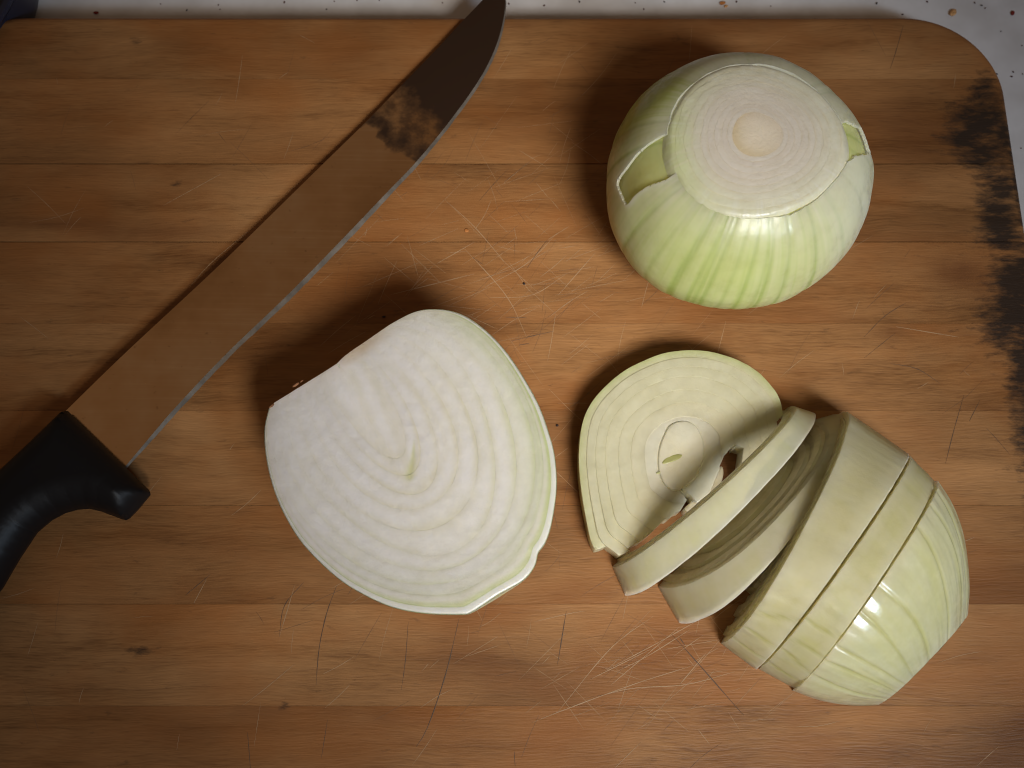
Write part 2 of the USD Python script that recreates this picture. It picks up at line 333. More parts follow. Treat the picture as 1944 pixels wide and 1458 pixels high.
# crumbs on the counter
def flat(name, col, rough=.7, spec=.3):
    mat(name, {'g': ('geometry', {}), 'n': ('noise_texture', {'scale': 1400.0, 'detail': 3.0}), 'r': ('rgb_ramp', {'ramp': [(.3, np.array(col) * .6), (.7, np.array(col) * 1.25)]}),
               'p': ('principled_bsdf', {'roughness': rough, 'specular_ior_level': spec})}, [('g.position', 'n.vector'), ('n.fac', 'r.fac'), ('r.color', 'p.base_color')])
flat('crumb_brown', (.085, .030, .020)); flat('crumb_red', (.22, .025, .018)); flat('crumb_orange', (.50, .19, .05)); flat('crumb_pale', (.66, .36, .15)); flat('crumb_dark', (.035, .022, .020))
def crumb_mesh(u, v, size, z, seed, stretch=(1, 1, .55), rot=0.0):
    m = trimesh.creation.icosphere(2, 1.0)
    p = m.vertices; d = .62 + .75 * fbm(p * 1.3 + seed * 7.7, 3, seed); p = p * d[:, None] * np.array(stretch) * size
    c, s = math.cos(rot), math.sin(rot)
    p = p @ np.array([[c, s, 0], [-s, c, 0], [0, 0, 1]])
    p[:, 2] -= p[:, 2].min()
    m.vertices = p + at(u, v, z) + [0, 0, .00004]
    return m
CZ = -THICK
special = [(183, 25, .00085, 'crumb_red', 'red brown crumb on the dim counter above the left end of the board'),
           (1372, 7, .00100, 'crumb_orange', 'orange brown crumb flake on the counter above the whole onion'),
           (1378, 13, .00070, 'crumb_pale', 'small pale orange crumb touching the brown flake above the whole onion'),
           (1808, 26, .00150, 'crumb_pale', 'largest crumb, a flat tan flake beyond the rounded board corner'),
           (1922, 26, .00090, 'crumb_red', 'dark red crumb on the counter at the far right')]
for i, (u, v, s, m, l) in enumerate(special):
    tag(obj('crumb', crumb_mesh(u, v, s, CZ, i + 3, (1.25, .8, .4), .3 * i), m, smooth=60), l, 'crumb')
small = [(305, 8), (355, 20), (415, 10), (418, 18), (620, 18), (635, 3), (678, 1), (720, 1), (966, 8), (1033, 11), (1100, 4), (1206, 6), (1222, 18), (1261, 4), (1398, 4), (1463, 12), (1664, 7), (1713, 28),
         (1850, 6), (1863, 11), (1870, 16), (1940, 87), (1892, 141), (1923, 137), (1920, 146), (1941, 141), (1938, 282), (1760, 4), (1900, 60), (540, 5), (840, 6)]
for i, (u, v) in enumerate(small):
    tag(obj('crumb', crumb_mesh(u, v, rng.uniform(.00022, .00042), CZ, i + 20, (1.3, .75, .6), rng.uniform(0, 3)), ('crumb_brown', 'crumb_dark', 'crumb_brown')[i % 3], smooth=60),
        *((('tiny dark crumb on the counter beyond the rounded board corner', 'crumb', 'dark crumbs beyond the board corner') if u > 1740 else ('tiny dark crumb on the counter strip above the knife blade', 'crumb', 'dark crumbs left of the knife tip') if u < 900 else ('tiny dark crumb on the counter strip between knife tip and board corner', 'crumb', 'dark crumbs right of the knife tip'))))
tag(obj('crumb', crumb_mesh(886, 438, .0007, 0, 77, (1, .9, .35)), 'crumb_orange', smooth=60), 'tiny orange crumb on the wood between the knife and the whole onion', 'crumb')
tag(obj('crumb', crumb_mesh(995, 539, .00045, 0, 78, (1, .9, .45)), 'crumb_dark', smooth=60), 'tiny black speck on the bare wood between the two big onions', 'crumb')
tag(obj('crumb', crumb_mesh(729, 602, .0005, 0, 79, (1.2, .7, .5)), 'crumb_dark', smooth=60), 'dark speck on the wood above the cut root end of the half onion', 'crumb')
tag(obj('crumb', crumb_mesh(1058, 808, .00045, 0, 80, (1, .9, .4)), 'crumb_dark', smooth=60), 'dark speck on the wood between the half onion and the fallen slice', 'crumb')

# dark blue pot, only its curved edge inside the frame
mat('blue_enamel', {'p': ('principled_bsdf', {'base_color': (.020, .023, .045), 'roughness': .35})}, [])
c0 = at(0, 42, .004); d0 = np.array([-.90, .44])
prof = np.array([(0, 0), (.046, 0), (.0505, .003), (.052, .008), (.052, .020), (.0535, .0225), (.0530, .0240), (.0510, .0240), (.050, .022), (.050, .005), (0, .004)])
t = np.linspace(0, 2 * np.pi, 97)[:-1]
pan = thing('pan', 'dark blue pan edge at the far top left corner of the counter', 'pan', (c0[0] + d0[0] * .0535, c0[1] + d0[1] * .0535, CZ))
P = np.stack([np.outer(prof[:, 0], np.cos(t)), np.outer(prof[:, 0], np.sin(t)), np.repeat(prof[:, 1:2], 96, 1)], -1) + origin(pan)
ii = np.arange(96); fs = []
for r in range(len(prof) - 1):
    a, b = r * 96 + ii, r * 96 + (ii + 1) % 96
    fs += [np.stack([a, b, b + 96], 1), np.stack([a, b + 96, a + 96], 1)]
fs = np.vstack(fs); nb = 6 * 192
obj('pan_body', trimesh.Trimesh(P.reshape(-1, 3), fs[:4 * 192], process=False), 'blue_enamel', pan, smooth=30)
obj('rim', trimesh.Trimesh(P.reshape(-1, 3), fs[4 * 192:], process=False), 'blue_enamel', pan, smooth=30)

# ------------------------------------------------------------------ knife
mat('steel', {'g': ('geometry', {}),
              'rot': ('mapping', {'rotation': (0, 0, -.785), 'scale': (14, 900, 14)}), 'ln': ('noise_texture', {'scale': 1.0, 'detail': 4.0, 'roughness': .7}),
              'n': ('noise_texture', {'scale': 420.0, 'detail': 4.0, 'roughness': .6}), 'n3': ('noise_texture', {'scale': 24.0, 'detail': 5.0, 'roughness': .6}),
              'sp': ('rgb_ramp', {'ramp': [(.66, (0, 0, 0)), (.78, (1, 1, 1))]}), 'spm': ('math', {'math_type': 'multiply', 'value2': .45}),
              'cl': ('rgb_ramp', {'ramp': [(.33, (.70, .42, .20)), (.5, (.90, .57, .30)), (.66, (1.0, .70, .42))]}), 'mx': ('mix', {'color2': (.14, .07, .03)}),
              'film': ('attribute', {'attribute': 'film'}), 'fn': ('noise_texture', {'scale': 230.0, 'detail': 5.0, 'roughness': .65}),  # mask for the dark reflection painted into the steel near the tip
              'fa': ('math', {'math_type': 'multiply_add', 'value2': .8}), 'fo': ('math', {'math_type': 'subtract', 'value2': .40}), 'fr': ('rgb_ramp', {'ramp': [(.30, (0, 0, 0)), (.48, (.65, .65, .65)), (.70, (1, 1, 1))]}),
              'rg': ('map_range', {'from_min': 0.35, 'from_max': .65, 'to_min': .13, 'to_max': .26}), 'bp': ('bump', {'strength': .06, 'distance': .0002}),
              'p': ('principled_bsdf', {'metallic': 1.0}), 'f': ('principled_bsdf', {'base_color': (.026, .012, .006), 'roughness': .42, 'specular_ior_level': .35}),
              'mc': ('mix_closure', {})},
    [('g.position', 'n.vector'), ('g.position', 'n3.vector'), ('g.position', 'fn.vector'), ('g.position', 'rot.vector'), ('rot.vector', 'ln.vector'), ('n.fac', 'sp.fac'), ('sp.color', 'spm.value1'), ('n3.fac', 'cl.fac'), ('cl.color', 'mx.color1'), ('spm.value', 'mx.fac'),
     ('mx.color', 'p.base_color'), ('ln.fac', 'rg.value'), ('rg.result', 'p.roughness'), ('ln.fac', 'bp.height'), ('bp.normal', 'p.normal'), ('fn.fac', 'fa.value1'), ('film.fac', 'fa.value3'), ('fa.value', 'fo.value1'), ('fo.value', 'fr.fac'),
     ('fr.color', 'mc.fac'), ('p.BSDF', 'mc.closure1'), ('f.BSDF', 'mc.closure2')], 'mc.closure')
mat('edge_steel', {'g': ('geometry', {}), 'n': ('noise_texture', {'scale': 160.0, 'detail': 4.0, 'roughness': .6}), 'c': ('rgb_ramp', {'ramp': [(.35, (.085, .070, .055)), (.65, (.17, .145, .12))]}),
                   'b': ('bump', {'strength': .1, 'distance': .0003}), 'p': ('principled_bsdf', {'metallic': .15, 'roughness': .55, 'specular_ior_level': .3})},
    [('g.position', 'n.vector'), ('n.fac', 'c.fac'), ('c.color', 'p.base_color'), ('n.fac', 'b.height'), ('b.normal', 'p.normal')])
mat('black_plastic', {'g': ('geometry', {}), 'n': ('noise_texture', {'scale': 900.0, 'detail': 2.0}), 'b': ('bump', {'strength': .12, 'distance': .0003}),
                      'p': ('principled_bsdf', {'base_color': (.006, .006, .007), 'roughness': .48, 'specular_ior_level': .25})},
    [('g.position', 'n.vector'), ('n.fac', 'b.height'), ('b.normal', 'p.normal')])
heel, tip = at(187, 828, .008), at(945, -40, .0035)
knife = thing('kitchen_knife', 'long steel kitchen knife with black handle lying diagonally across the board at upper left', 'knife', (at(60, 930)[0], at(60, 930)[1], 0))
spine_px = [(110, 795), (130, 775), (240, 668), (420, 500), (600, 324), (690, 236), (770, 154), (830, 92), (878, 40), (916, 0), (936, -24), (946, -44)]
edge_px = [(222, 905), (246, 881), (348, 768), (440, 672), (545, 572), (645, 471), (735, 375), (800, 305), (868, 219), (918, 146), (946, 87), (958, 40), (961, 2), (955, -26), (946, -44)]
def zb(u): return np.interp(u, [100, 950], [.0068, .0018])
def blade_line(px, n): q = spline(px, n, closed=False); return q
NB = 120
S, E = blade_line(spine_px, NB), blade_line(edge_px, NB)
S3 = np.array([at(u, v, zb((u + E[i, 0]) / 2) + .0010) for i, (u, v) in enumerate(S)])
E3 = np.array([at(u, v, zb((u + S[i, 0]) / 2) + .0000) for i, (u, v) in enumerate(E)])
# pair cross sections across the blade: from spine to the start of the edge bevel, then the bevel
width = np.linalg.norm(S3 - E3, axis=1)
bev = np.minimum(.0016, width * .10) * np.interp(np.linspace(0, 1, NB), [0, .12, .5, .75, 1], [.25, .8, 1.0, .6, .4])
bt = 1 - bev / np.maximum(width, 1e-6)
rows = np.linspace(0, 1, 26)
top = np.array([[S3[i] + (E3[i] - S3[i]) * bt[i] * r for r in rows] for i in range(NB)])
hollow = np.sin(np.pi * rows) * .00012
top[:, :, 2] += hollow
def film(v):  # dark reflection put into the blade colour, with residue at its ragged border
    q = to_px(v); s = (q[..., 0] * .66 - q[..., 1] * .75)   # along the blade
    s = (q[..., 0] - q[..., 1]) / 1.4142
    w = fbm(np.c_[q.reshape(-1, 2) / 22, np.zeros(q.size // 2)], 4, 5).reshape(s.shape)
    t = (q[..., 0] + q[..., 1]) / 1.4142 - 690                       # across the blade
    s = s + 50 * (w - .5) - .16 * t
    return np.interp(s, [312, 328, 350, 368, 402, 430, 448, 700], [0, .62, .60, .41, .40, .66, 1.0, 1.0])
bl = Patches(); bl.grid(top, (1, 1, 1))
v, f = top.reshape(-1, 3), None
und = top.copy(); und[:, :, 2] -= np.interp(rows, [0, 1], [.0019, .0007])[None, :]
ids = lambda o: (np.arange(NB * 26).reshape(NB, 26) + o)
def quads(I): q = np.stack([I[:-1, :-1], I[1:, :-1], I[1:, 1:], I[:-1, 1:]], -1).reshape(-1, 4); return np.vstack([q[:, [0, 1, 2]], q[:, [0, 2, 3]]])
A, B = ids(0), ids(NB * 26)
side = np.stack([A[:, 0], B[:, 0]], 1)
F = np.vstack([quads(A), quads(B)[:, ::-1], quads(side)[:, ::-1] if False else quads(side)])
bm = trimesh.Trimesh(np.vstack([top.reshape(-1, 3), und.reshape(-1, 3)]), F, process=False); bm.fix_normals()
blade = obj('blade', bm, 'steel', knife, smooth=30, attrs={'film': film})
# bevel
b0, b1 = top[:, -1], E3
jag = (fbm(np.c_[np.linspace(0, 90, NB), np.zeros((NB, 2))], 3, 9) - .5) * .0003
dirn = (E3 - S3) / width[:, None]
bt_rows = np.linspace(0, 1, 5)
bv = np.array([[b0[i] + (b1[i] + dirn[i] * jag[i] - b0[i]) * r + [0, 0, -.0006 * r] for r in bt_rows] for i in range(NB)])
bu = bv.copy(); bu[:, :, 2] -= np.interp(bt_rows, [0, 1], [.0007, .00005])[None]
I0 = np.arange(NB * 5).reshape(NB, 5)
bm = trimesh.Trimesh(np.vstack([bv.reshape(-1, 3), bu.reshape(-1, 3)]), np.vstack([quads(I0), quads(I0 + NB * 5)[:, ::-1]]), process=False)
if bm.face_normals[0][2] < 0: bm.invert()
obj('cutting_edge', bm, 'edge_steel', blade, smooth=30)

def pillow(poly, zmid, T, r, step=.0012, pw=.5):
    """A closed solid over a world-space polygon, rounded at its border: half thickness T, rounding radius r."""
    ext = np.array(shapely.segmentize(poly, step).exterior.coords)[:-1]
    x0, y0, x1, y1 = poly.bounds
    g = np.stack(np.meshgrid(np.arange(x0, x1, step), np.arange(y0, y1, step)), -1).reshape(-1, 2)
    inner = [np.array(shapely.segmentize(q, step).exterior.coords)[:-1] for d in (.12, .35, .7, 1.0) for q in [poly.buffer(-r * d)] if q.geom_type == 'Polygon' and not q.is_empty]
    k = shapely.contains_xy(poly.buffer(-r * 1.0 - step * .5), g[:, 0], g[:, 1]); g = g[k]
    pts = np.vstack([ext] + inner + [g])
    tri = Delaunay(pts).simplices
    c = pts[tri].mean(1); tri = tri[shapely.contains_xy(poly, c[:, 0], c[:, 1])]
    d = shapely.distance(shapely.points(pts), poly.exterior); d[:len(ext)] = 0
    h = T * (1 - (1 - np.clip(d / r, 0, 1)) ** 2) ** pw
    zm = zmid(pts) if callable(zmid) else np.full(len(pts), zmid)
    n = len(pts); e = np.cross(pts[tri[:, 1]] - pts[tri[:, 0]], pts[tri[:, 2]] - pts[tri[:, 0]])
    tri = np.where((e > 0)[:, None], tri, tri[:, ::-1])
    low = np.arange(n) + n; low[:len(ext)] = np.arange(len(ext))
    v = np.vstack([np.c_[pts, zm + h], np.c_[pts, zm - h]])
    return trimesh.Trimesh(v, np.vstack([tri, low[tri][:, ::-1]]), process=False)

hz = .0095
hpx = [(128, 779), (205, 855), (282, 929), (286, 936), (262, 965), (240, 988), (232, 986), (192, 971), (170, 966), (147, 968), (118, 976), (92, 990), (66, 1012), (34, 1060), (0, 1118), (-40, 1170), (-90, 1225), (-150, 1270), (-190, 1240), (-180, 1160), (-120, 1050), (-60, 962), (0, 898), (60, 842), (118, 786)]
hp = Polygon(ats(hpx, .0095)[:, :2]).buffer(-.0006).buffer(.0006)
obj('handle', pillow(hp, hz, .0092, .0085, pw=.6), 'black_plastic', knife, smooth=60)
sp = at(126, 774, .011)
rv = trimesh.creation.icosphere(2, .0009); rv.apply_translation(sp)

# ------------------------------------------------------------------ whole onion, top right
WHITE2 = np.array([.95, .87, .79])
WHITE, CREAM, PINKW, GREEN, DEEP, YELL, LIME = map(np.array, ((.84, .80, .68), (.80, .72, .54), (.80, .71, .57), (.50, .60, .17), (.27, .40, .055), (.64, .62, .22), (.60, .66, .25)))
BX, BY = .0722, .0590
bulb = thing('whole_onion', 'whole peeled green onion with its top sliced off and torn outer layer', 'onion', (BX, BY, 0))
prz = np.array([0, .002, .006, .012, .020, .029, .037, .044, .050, .0545, .0580])
prr = np.array([.012, .020, .0275, .0350, .0402, .0420, .0409, .0383, .0347, .0303, .0246])
def prof_r(m):   # m 0 at the disc edge .. 1 at the base
    s = spline(np.c_[prr, prz][::-1], 400, closed=False)
    x = np.linspace(0, 1, 400)
    return np.interp(m, x, s[:, 0]), np.interp(m, x, s[:, 1])
VE = np.sort(np.r_[rng.uniform(0, 2 * np.pi, 12), np.radians([-40, -57, -72, -81, -90, -97, -108, -118, -131, -146, -22]) % (2 * np.pi)])
def veins(ph, m, w=.020):
    """0..1 nearness to a meridional vein, and a ridge field"""
    ph = ph + .05 * np.sin(m * 3)
    d = np.abs((ph[..., None] - VE + np.pi) % (2 * np.pi) - np.pi)
    amp = .45 + .55 * np.abs(np.sin(VE * 37.7))
    return (np.exp(-(d / w) ** 2) * amp).max(-1), d.min(-1)
NP, NM = 420, 130
ph = np.linspace(0, 2 * np.pi, NP, endpoint=False); mm = np.linspace(0, 1, NM)
PH, MM = np.meshgrid(ph, mm, indexing='ij')
def shell(off, wob, edge_lift=0.0, m0=None):
    M2 = MM if m0 is None else m0[:, None] + (1 - m0[:, None]) * MM
    r, z = prof_r(M2)
    ve, dm = veins(PH, M2)
    low = 1 + .013 * np.sin(PH * 2 + .6) + .012 * np.sin(PH * 3 + 2.1) + .006 * np.sin(PH * 5 + 1)
    rr = (r + off) * low - wob * ve * .00013 + wob * .00010 * np.clip(dm / .12, 0, 1) + (fbm(np.stack([np.cos(PH) * 3, np.sin(PH) * 3, M2 * 3], -1), 3, 2) - .5) * .0012
    zz = z + off * .35
    return np.stack([BX + rr * np.cos(PH), BY + rr * np.sin(PH), np.maximum(zz, .0001)], -1), ve, M2
P, ve, M2 = shell(-.0013, .6)
n3 = fbm(np.stack([np.cos(PH) * 5, np.sin(PH) * 5, M2 * 4], -1), 4, 8)
col = lerp(YELL, LIME, n3); col = lerp(col, DEEP, .45 * ve)
p = Patches(); p.grid(np.concatenate([P, P[:1]]), np.concatenate([col, col[:1]]), flip=False)
p.put('inner_layer', 'onion_skin', bulb)
# torn outer layer: its upper margin wanders round the cut disc, with one tear on the left and one on the right
# margin (m at each azimuth): lies lower where the layer was pulled off
deg = np.degrees(ph)
knots = np.array([(0, .04), (17, .03), (60, .02), (140, .02), (180, .02), (270, .02), (325, .02), (345, .04), (360, .04)])
m0 = np.interp(deg, knots[:, 0], knots[:, 1]) + .006 * (fbm(np.c_[deg / 5, np.zeros((NP, 2))], 3, 4) - .5)
P, ve, M2 = shell(.0, 1.0, m0=m0)
hole = Polygon([(1268, 256), (1240, 268), (1212, 290), (1190, 318), (1172, 345), (1178, 368), (1190, 389), (1206, 371), (1228, 355), (1250, 346), (1270, 338), (1290, 318), (1280, 285)]); hole = Polygon(spline(np.array(hole.exterior.coords)[:-1], 90))
notch = Polygon(spline([(1600, 232), (1626, 240), (1650, 252), (1652, 290), (1628, 296), (1606, 306), (1598, 270)], 40))
def sd(poly, q):
    d = shapely.distance(shapely.points(q.reshape(-1, 2)), poly.exterior).reshape(q.shape[:-1]); return np.where(shapely.contains_xy(poly, q[..., 0], q[..., 1]), -d, d)
PH0 = PH.copy()
for it in range(4):
    q = to_px(P)
    vis = ((P - np.array([BX, BY, .03])) * (CAM - P)).sum(-1) > 0
    d1, d2 = sd(hole, q), sd(notch, q)
    if it == 3: break
    dm_ = np.minimum(d1, d2)
    gi = (np.roll(dm_, -1, 0) - np.roll(dm_, 1, 0)) / 2; gj = np.gradient(dm_, axis=1); g2 = gi ** 2 + gj ** 2 + 1e-6
    near = (np.abs(dm_) < .62 * np.sqrt(g2)) & vis
    sh = np.where(near, -dm_ / g2, 0)
    if it == 0: di_, dj_ = np.zeros_like(PH), np.zeros_like(PH)
    di_ = np.clip(di_ + sh * gi, -.6, .6); dj_ = np.clip(dj_ + sh * gj, -.6, .6)
    PH = PH0 + di_ * (2 * np.pi / NP); MM = mm[None, :] + np.clip(dj_, -.6, .6) / NM
    MM = np.clip(MM, 0, 1)
    P, ve, M2 = shell(.0, 1.0, m0=m0)
inside = ((d1 < .8) | (d2 < .8)) & vis
dd = np.where(vis, np.minimum(d1, d2), 99)
rim = .5 * np.exp(-(np.clip(dd, 0, 99) / 6) ** 2)
topm = np.exp(-(MM / .13) ** 2)
out = (P - np.array([BX, BY, .026])); out /= np.linalg.norm(out, axis=-1, keepdims=True)
P = P + out * (.0004 * rim)[..., None]
az = (PH + np.pi) % (2 * np.pi) - np.pi
left = smooth01(1.0, 2.4, np.abs(az))
front = np.exp(-((az + 1.75) / .95) ** 2)
n3 = fbm(np.stack([np.cos(PH) * 4, np.sin(PH) * 4, M2 * 2], -1), 4, 18)
st = fbm(np.stack([np.cos(PH) * 40, np.sin(PH) * 40, M2 * 1.5], -1), 3, 28)
col = lerp(np.array([.76, .74, .50]), LIME, np.clip(front * .85 + (n3 - .5) * .8 + left * .35, 0, 1))
col = lerp(col, GREEN, np.clip((st - .42) * 2.2, 0, 1) * (.35 + .5 * front))
col = lerp(col, DEEP, np.clip(.95 * ve * (.45 + .55 * smooth01(.1, .6, M2)), 0, 1))
gpatch = 1.5 * np.exp(-((az - 2.50) / .42) ** 2) * np.exp(-((M2 - .22) / .22) ** 2) + .9 * np.exp(-((az - 1.62) / .20) ** 2) * np.exp(-((M2 - .2) / .10) ** 2)
col = lerp(col, np.array([.37, .47, .05]), np.clip(gpatch * (.8 + 1.0 * (st - .4)), 0, .95))
right = np.exp(-((az + .35) / .42) ** 2)
col = lerp(col, np.array([.80, .80, .66]), np.clip(right * .8, 0, .9))
col = lerp(col, np.array([.86, .84, .76]), np.clip(rim, 0, 1)); col = lerp(col, np.array([.80, .765, .555]), np.clip(topm * (.95 - .9 * (st - .35)) * (1 - .75 * np.clip(gpatch, 0, 1)) * (1 - .45 * front), 0, 1))
OUTER_P = P.copy()
keep = ~(inside[:, :-1] & np.roll(inside, -1, 0)[:, :-1] & inside[:, 1:])
p = Patches()
Pw, cw = np.concatenate([P, P[:1]]), np.concatenate([col, col[:1]])
p.grid(Pw, cw, keep=keep)
In = Pw - np.concatenate([out, out[:1]]) * .0009
p.grid(In, cw * .95, flip=True, keep=keep)
# close the torn margins
K = keep; wall_v, wall_f, wall_c = [], [], []
def wall(a, b, ca):
    n = len(wall_v) * 4
    wall_v.append([Pw[a], Pw[b], In[b], In[a]]); wall_f.append([[n, n + 1, n + 2], [n, n + 2, n + 3]]); wall_c.append([[.80, .79, .60]] * 4)
for i, j in np.argwhere(K):
    for (di, dj, a, b) in ((-1, 0, (i, j), (i, j + 1)), (1, 0, (i + 1, j + 1), (i + 1, j)), (0, -1, (i + 1, j), (i, j)), (0, 1, (i, j + 1), (i + 1, j + 1))):
        i2, j2 = (i + di) % NP, j + dj
        if j2 >= NM - 1: continue
        if j2 < 0 or not K[i2, j2]: wall(a, b, None)
p.add(np.array(wall_v).reshape(-1, 3), np.array(wall_f).reshape(-1, 3), np.array(wall_c).reshape(-1, 3))
p.put('outer_layer', 'onion_skin', bulb)
# the cut disc: concentric rings with a small step between neighbours
cx0, cy0 = at(1440, 248, .0610)[:2]
radii = [0, .0074, .0089, .0106, .0126, .0146, .0166, .0188, .0211, .0238, .0280]
tint_r = [(.81, .68, .50), (.84, .75, .61), (.825, .725, .58), (.835, .745, .60), (.825, .735, .585), (.83, .75, .595), (.82, .75, .575), (.81, .755, .56), (.80, .76, .55), (.79, .76, .535)]
from numpy import interp
tint_r = [np.array(c) for c in tint_r]
NA = 240
PRS = spline(np.c_[prr, prz][::-1], 400, closed=False); PRS = PRS[:np.argmax(PRS[:, 0]) + 1]
a = np.linspace(0, 2 * np.pi, NA)
def disc_pt(r, a):
    w = smooth01(0, .026, r)
    ex = cx0 * (1 - w) + BX * w; ey = cy0 * (1 - w) + BY * w
    rr = r * (1 + .035 * np.sin(2 * a + .9) * smooth01(0, .02, r) + .03 * np.sin(3 * a + 2) + (fbm(np.stack([np.cos(a) * 4 + r * 900, np.sin(a) * 4, r * 300], -1), 3, 6) - .5) * .05)
    lim = np.interp(rr, PRS[:, 0], PRS[:, 1]) + .00016 - .0007 * smooth01(.0255, .0280, r)
    z = .0614 - .0032 * (r / .0246) ** 2.0
    z = -.0011 * np.log(np.exp(-z / .0011) + np.exp(-(lim + .0012) / .0011)); z = z - .0021 * smooth01(.0250, .0280, r)
    return np.stack([ex + rr * np.cos(a), ey + rr * np.sin(a), z], -1)
for k in range(len(radii) - 1):
    ra, rb = radii[k], radii[k + 1] - .00003
    rs = np.linspace(max(ra, .00002), rb, 8)
    RR, AA = np.meshgrid(rs, a, indexing='ij')
    Q = disc_pt(RR, AA)
    t = np.linspace(0, 1, 8)[:, None] * np.ones_like(AA)
    lift = (.00002 * np.sin(np.pi * np.clip(t, 0, 1)) + .12 * [0, .00035, .0001, .0003, .0002, .0003, .0001, .00025, .0001, .0][k])
    Q[..., 2] += lift + (fbm(Q * [500, 500, 300], 3, 31) - .5) * .0002
    n2 = fbm(np.stack([np.cos(AA) * 3 + k, np.sin(AA) * 3, t * 2], -1), 4, 12)
    rad = fbm(np.stack([np.cos(AA) * 46, np.sin(AA) * 46, RR * 60], -1), 3, 33)
    c = lerp(tint_r[k], np.array([.74, .58, .34]), np.clip((1 - t) ** 3 * .22 + (n2 - .5) * .5, 0, 1) if k else np.clip(t ** 3 * (.6 + .9 * np.cos(AA - 3.6)) , 0, 1) * .9)
    lf = np.exp(-((AA - 3.3) / .8) ** 2) * smooth01(.015, .026, RR)
    c = lerp(c, LIME * 1.05, np.clip(lf * (.8 + 1.4 * (rad - .5)), 0, .85))
    c = lerp(c, np.array([.74, .73, .46]), np.clip(np.exp(-((AA - 4.7) / .9) ** 2) * smooth01(.023, .028, RR), 0, .5))
    c = lerp(c, np.array([.87, .84, .72]), np.clip((rad - .52) * 2.2, 0, .5) * smooth01(.018, .024, RR))
    p = Patches(); p.grid(Q, c, flip=True if False else False)
    low = Q[::7].copy(); low[..., 2] -= .0016
    p.grid(np.stack([low[0], Q[0]]), c[:2]); p.grid(np.stack([Q[-1], low[1]]), c[:2])
    p.put('cut_ring', 'onion_cut', bulb)

# ------------------------------------------------------------------ half onion, cut face up
ZF = .0375
out_px = [(512, 770), (502, 819), (508, 884), (527, 949), (558, 1009), (592, 1052), (644, 1100), (696, 1132), (748, 1154), (808, 1165), (877, 1167), (897, 1162), (946, 1130), (994, 1102), (1016, 1074),
          (1022, 1050), (1036, 1030), (1048, 992), (1057, 927), (1054, 871), (1044, 828), (1020, 763), (977, 690), (938, 642), (895, 607), (858, 591), (817, 587), (782, 594), (740, 616)]
hw = ats(out_px, ZF)[:, :2]
pv = at(640, 690, ZF)[:2]; tipw = at(935, 1150, ZF)[:2]
ax = (tipw - pv) / np.linalg.norm(tipw - pv); la = np.array([-ax[1], ax[0]])      # la: to the upper right in the picture
loc = np.c_[(hw - pv) @ ax, (hw - pv) @ la]
curve = spline(loc, 500, closed=False)
half = thing('half_onion', 'halved onion with its large white cut face up, beside the knife', 'onion', (*((pv + tipw) / 2), 0))
angc = np.unwrap(np.arctan2(curve[:, 1], curve[:, 0])); rc = np.hypot(curve[:, 0], curve[:, 1])
if angc[0] > angc[-1]: angc, rc = angc[::-1], rc[::-1]
from scipy.ndimage import gaussian_filter1d
ag = np.linspace(angc[0], angc[-1], 720); rg = np.interp(ag, angc, rc)
rs_ = gaussian_filter1d(rg, 40, mode='nearest'); rs_ = rs_ + (rg - rs_) * smooth01(.80, 1.0, np.abs(2 * (ag - angc[0]) / (angc[-1] - angc[0]) - 1))
def rout(a, s=1.0):
    w = smooth01(.90, 1.0, s)
    return np.interp(a, ag, rs_) * (1 - w) + np.interp(a, ag, rg) * w
a_lo, a_hi = angc[0], angc[-1]
kz = .0368 / np.abs(curve[:, 1]).max()
NAl, NPs = 150, 26
tt = np.linspace(0, 1, NAl)
def face_pt(s, t, sgn, jit=0.0):
    """A point of the cut face: t 0 on the axis .. 1 on the root's cut, on the side sgn"""
    a = np.where(sgn > 0, t * a_hi, t * a_lo)
    wob_ = (noise(np.stack([s * 9 + 0 * t, sgn * t * 2.6 + 5 + 0 * s, 0 * s + 0 * t], -1), 61) - .5) * .075 * smooth01(.3, .5, s) * smooth01(1.0, .88, s)
    r = rout(a, s) * (s + wob_)
    return np.stack([r * np.cos(a), r * np.sin(a) * (.34 + .66 * smooth01(.30, .95, s))], -1)
def bulb_pt(s, t, psi):
    """psi 0..pi from one side of the face, under the onion, to the other"""
    A, B = face_pt(s, t, 1), face_pt(s, t, -1)
    w = (1 - np.cos(psi)) / 2
    l = A * (1 - w)[..., None] + B * w[..., None]
    d = np.sin(psi) * np.abs(A[..., 1] - B[..., 1]) / 2 * kz * 1.0
    return np.stack([pv[0] + l[..., 0] * ax[0] + l[..., 1] * la[0], pv[1] + l[..., 0] * ax[1] + l[..., 1] * la[1], np.maximum(ZF - d, .0002)], -1)
levels = [0.02, .43, .50, .57, .64, .71, .775, .835, .89, .94, .975, 1.0]
gap_t = .0022
psi = np.linspace(0, np.pi, NPs)
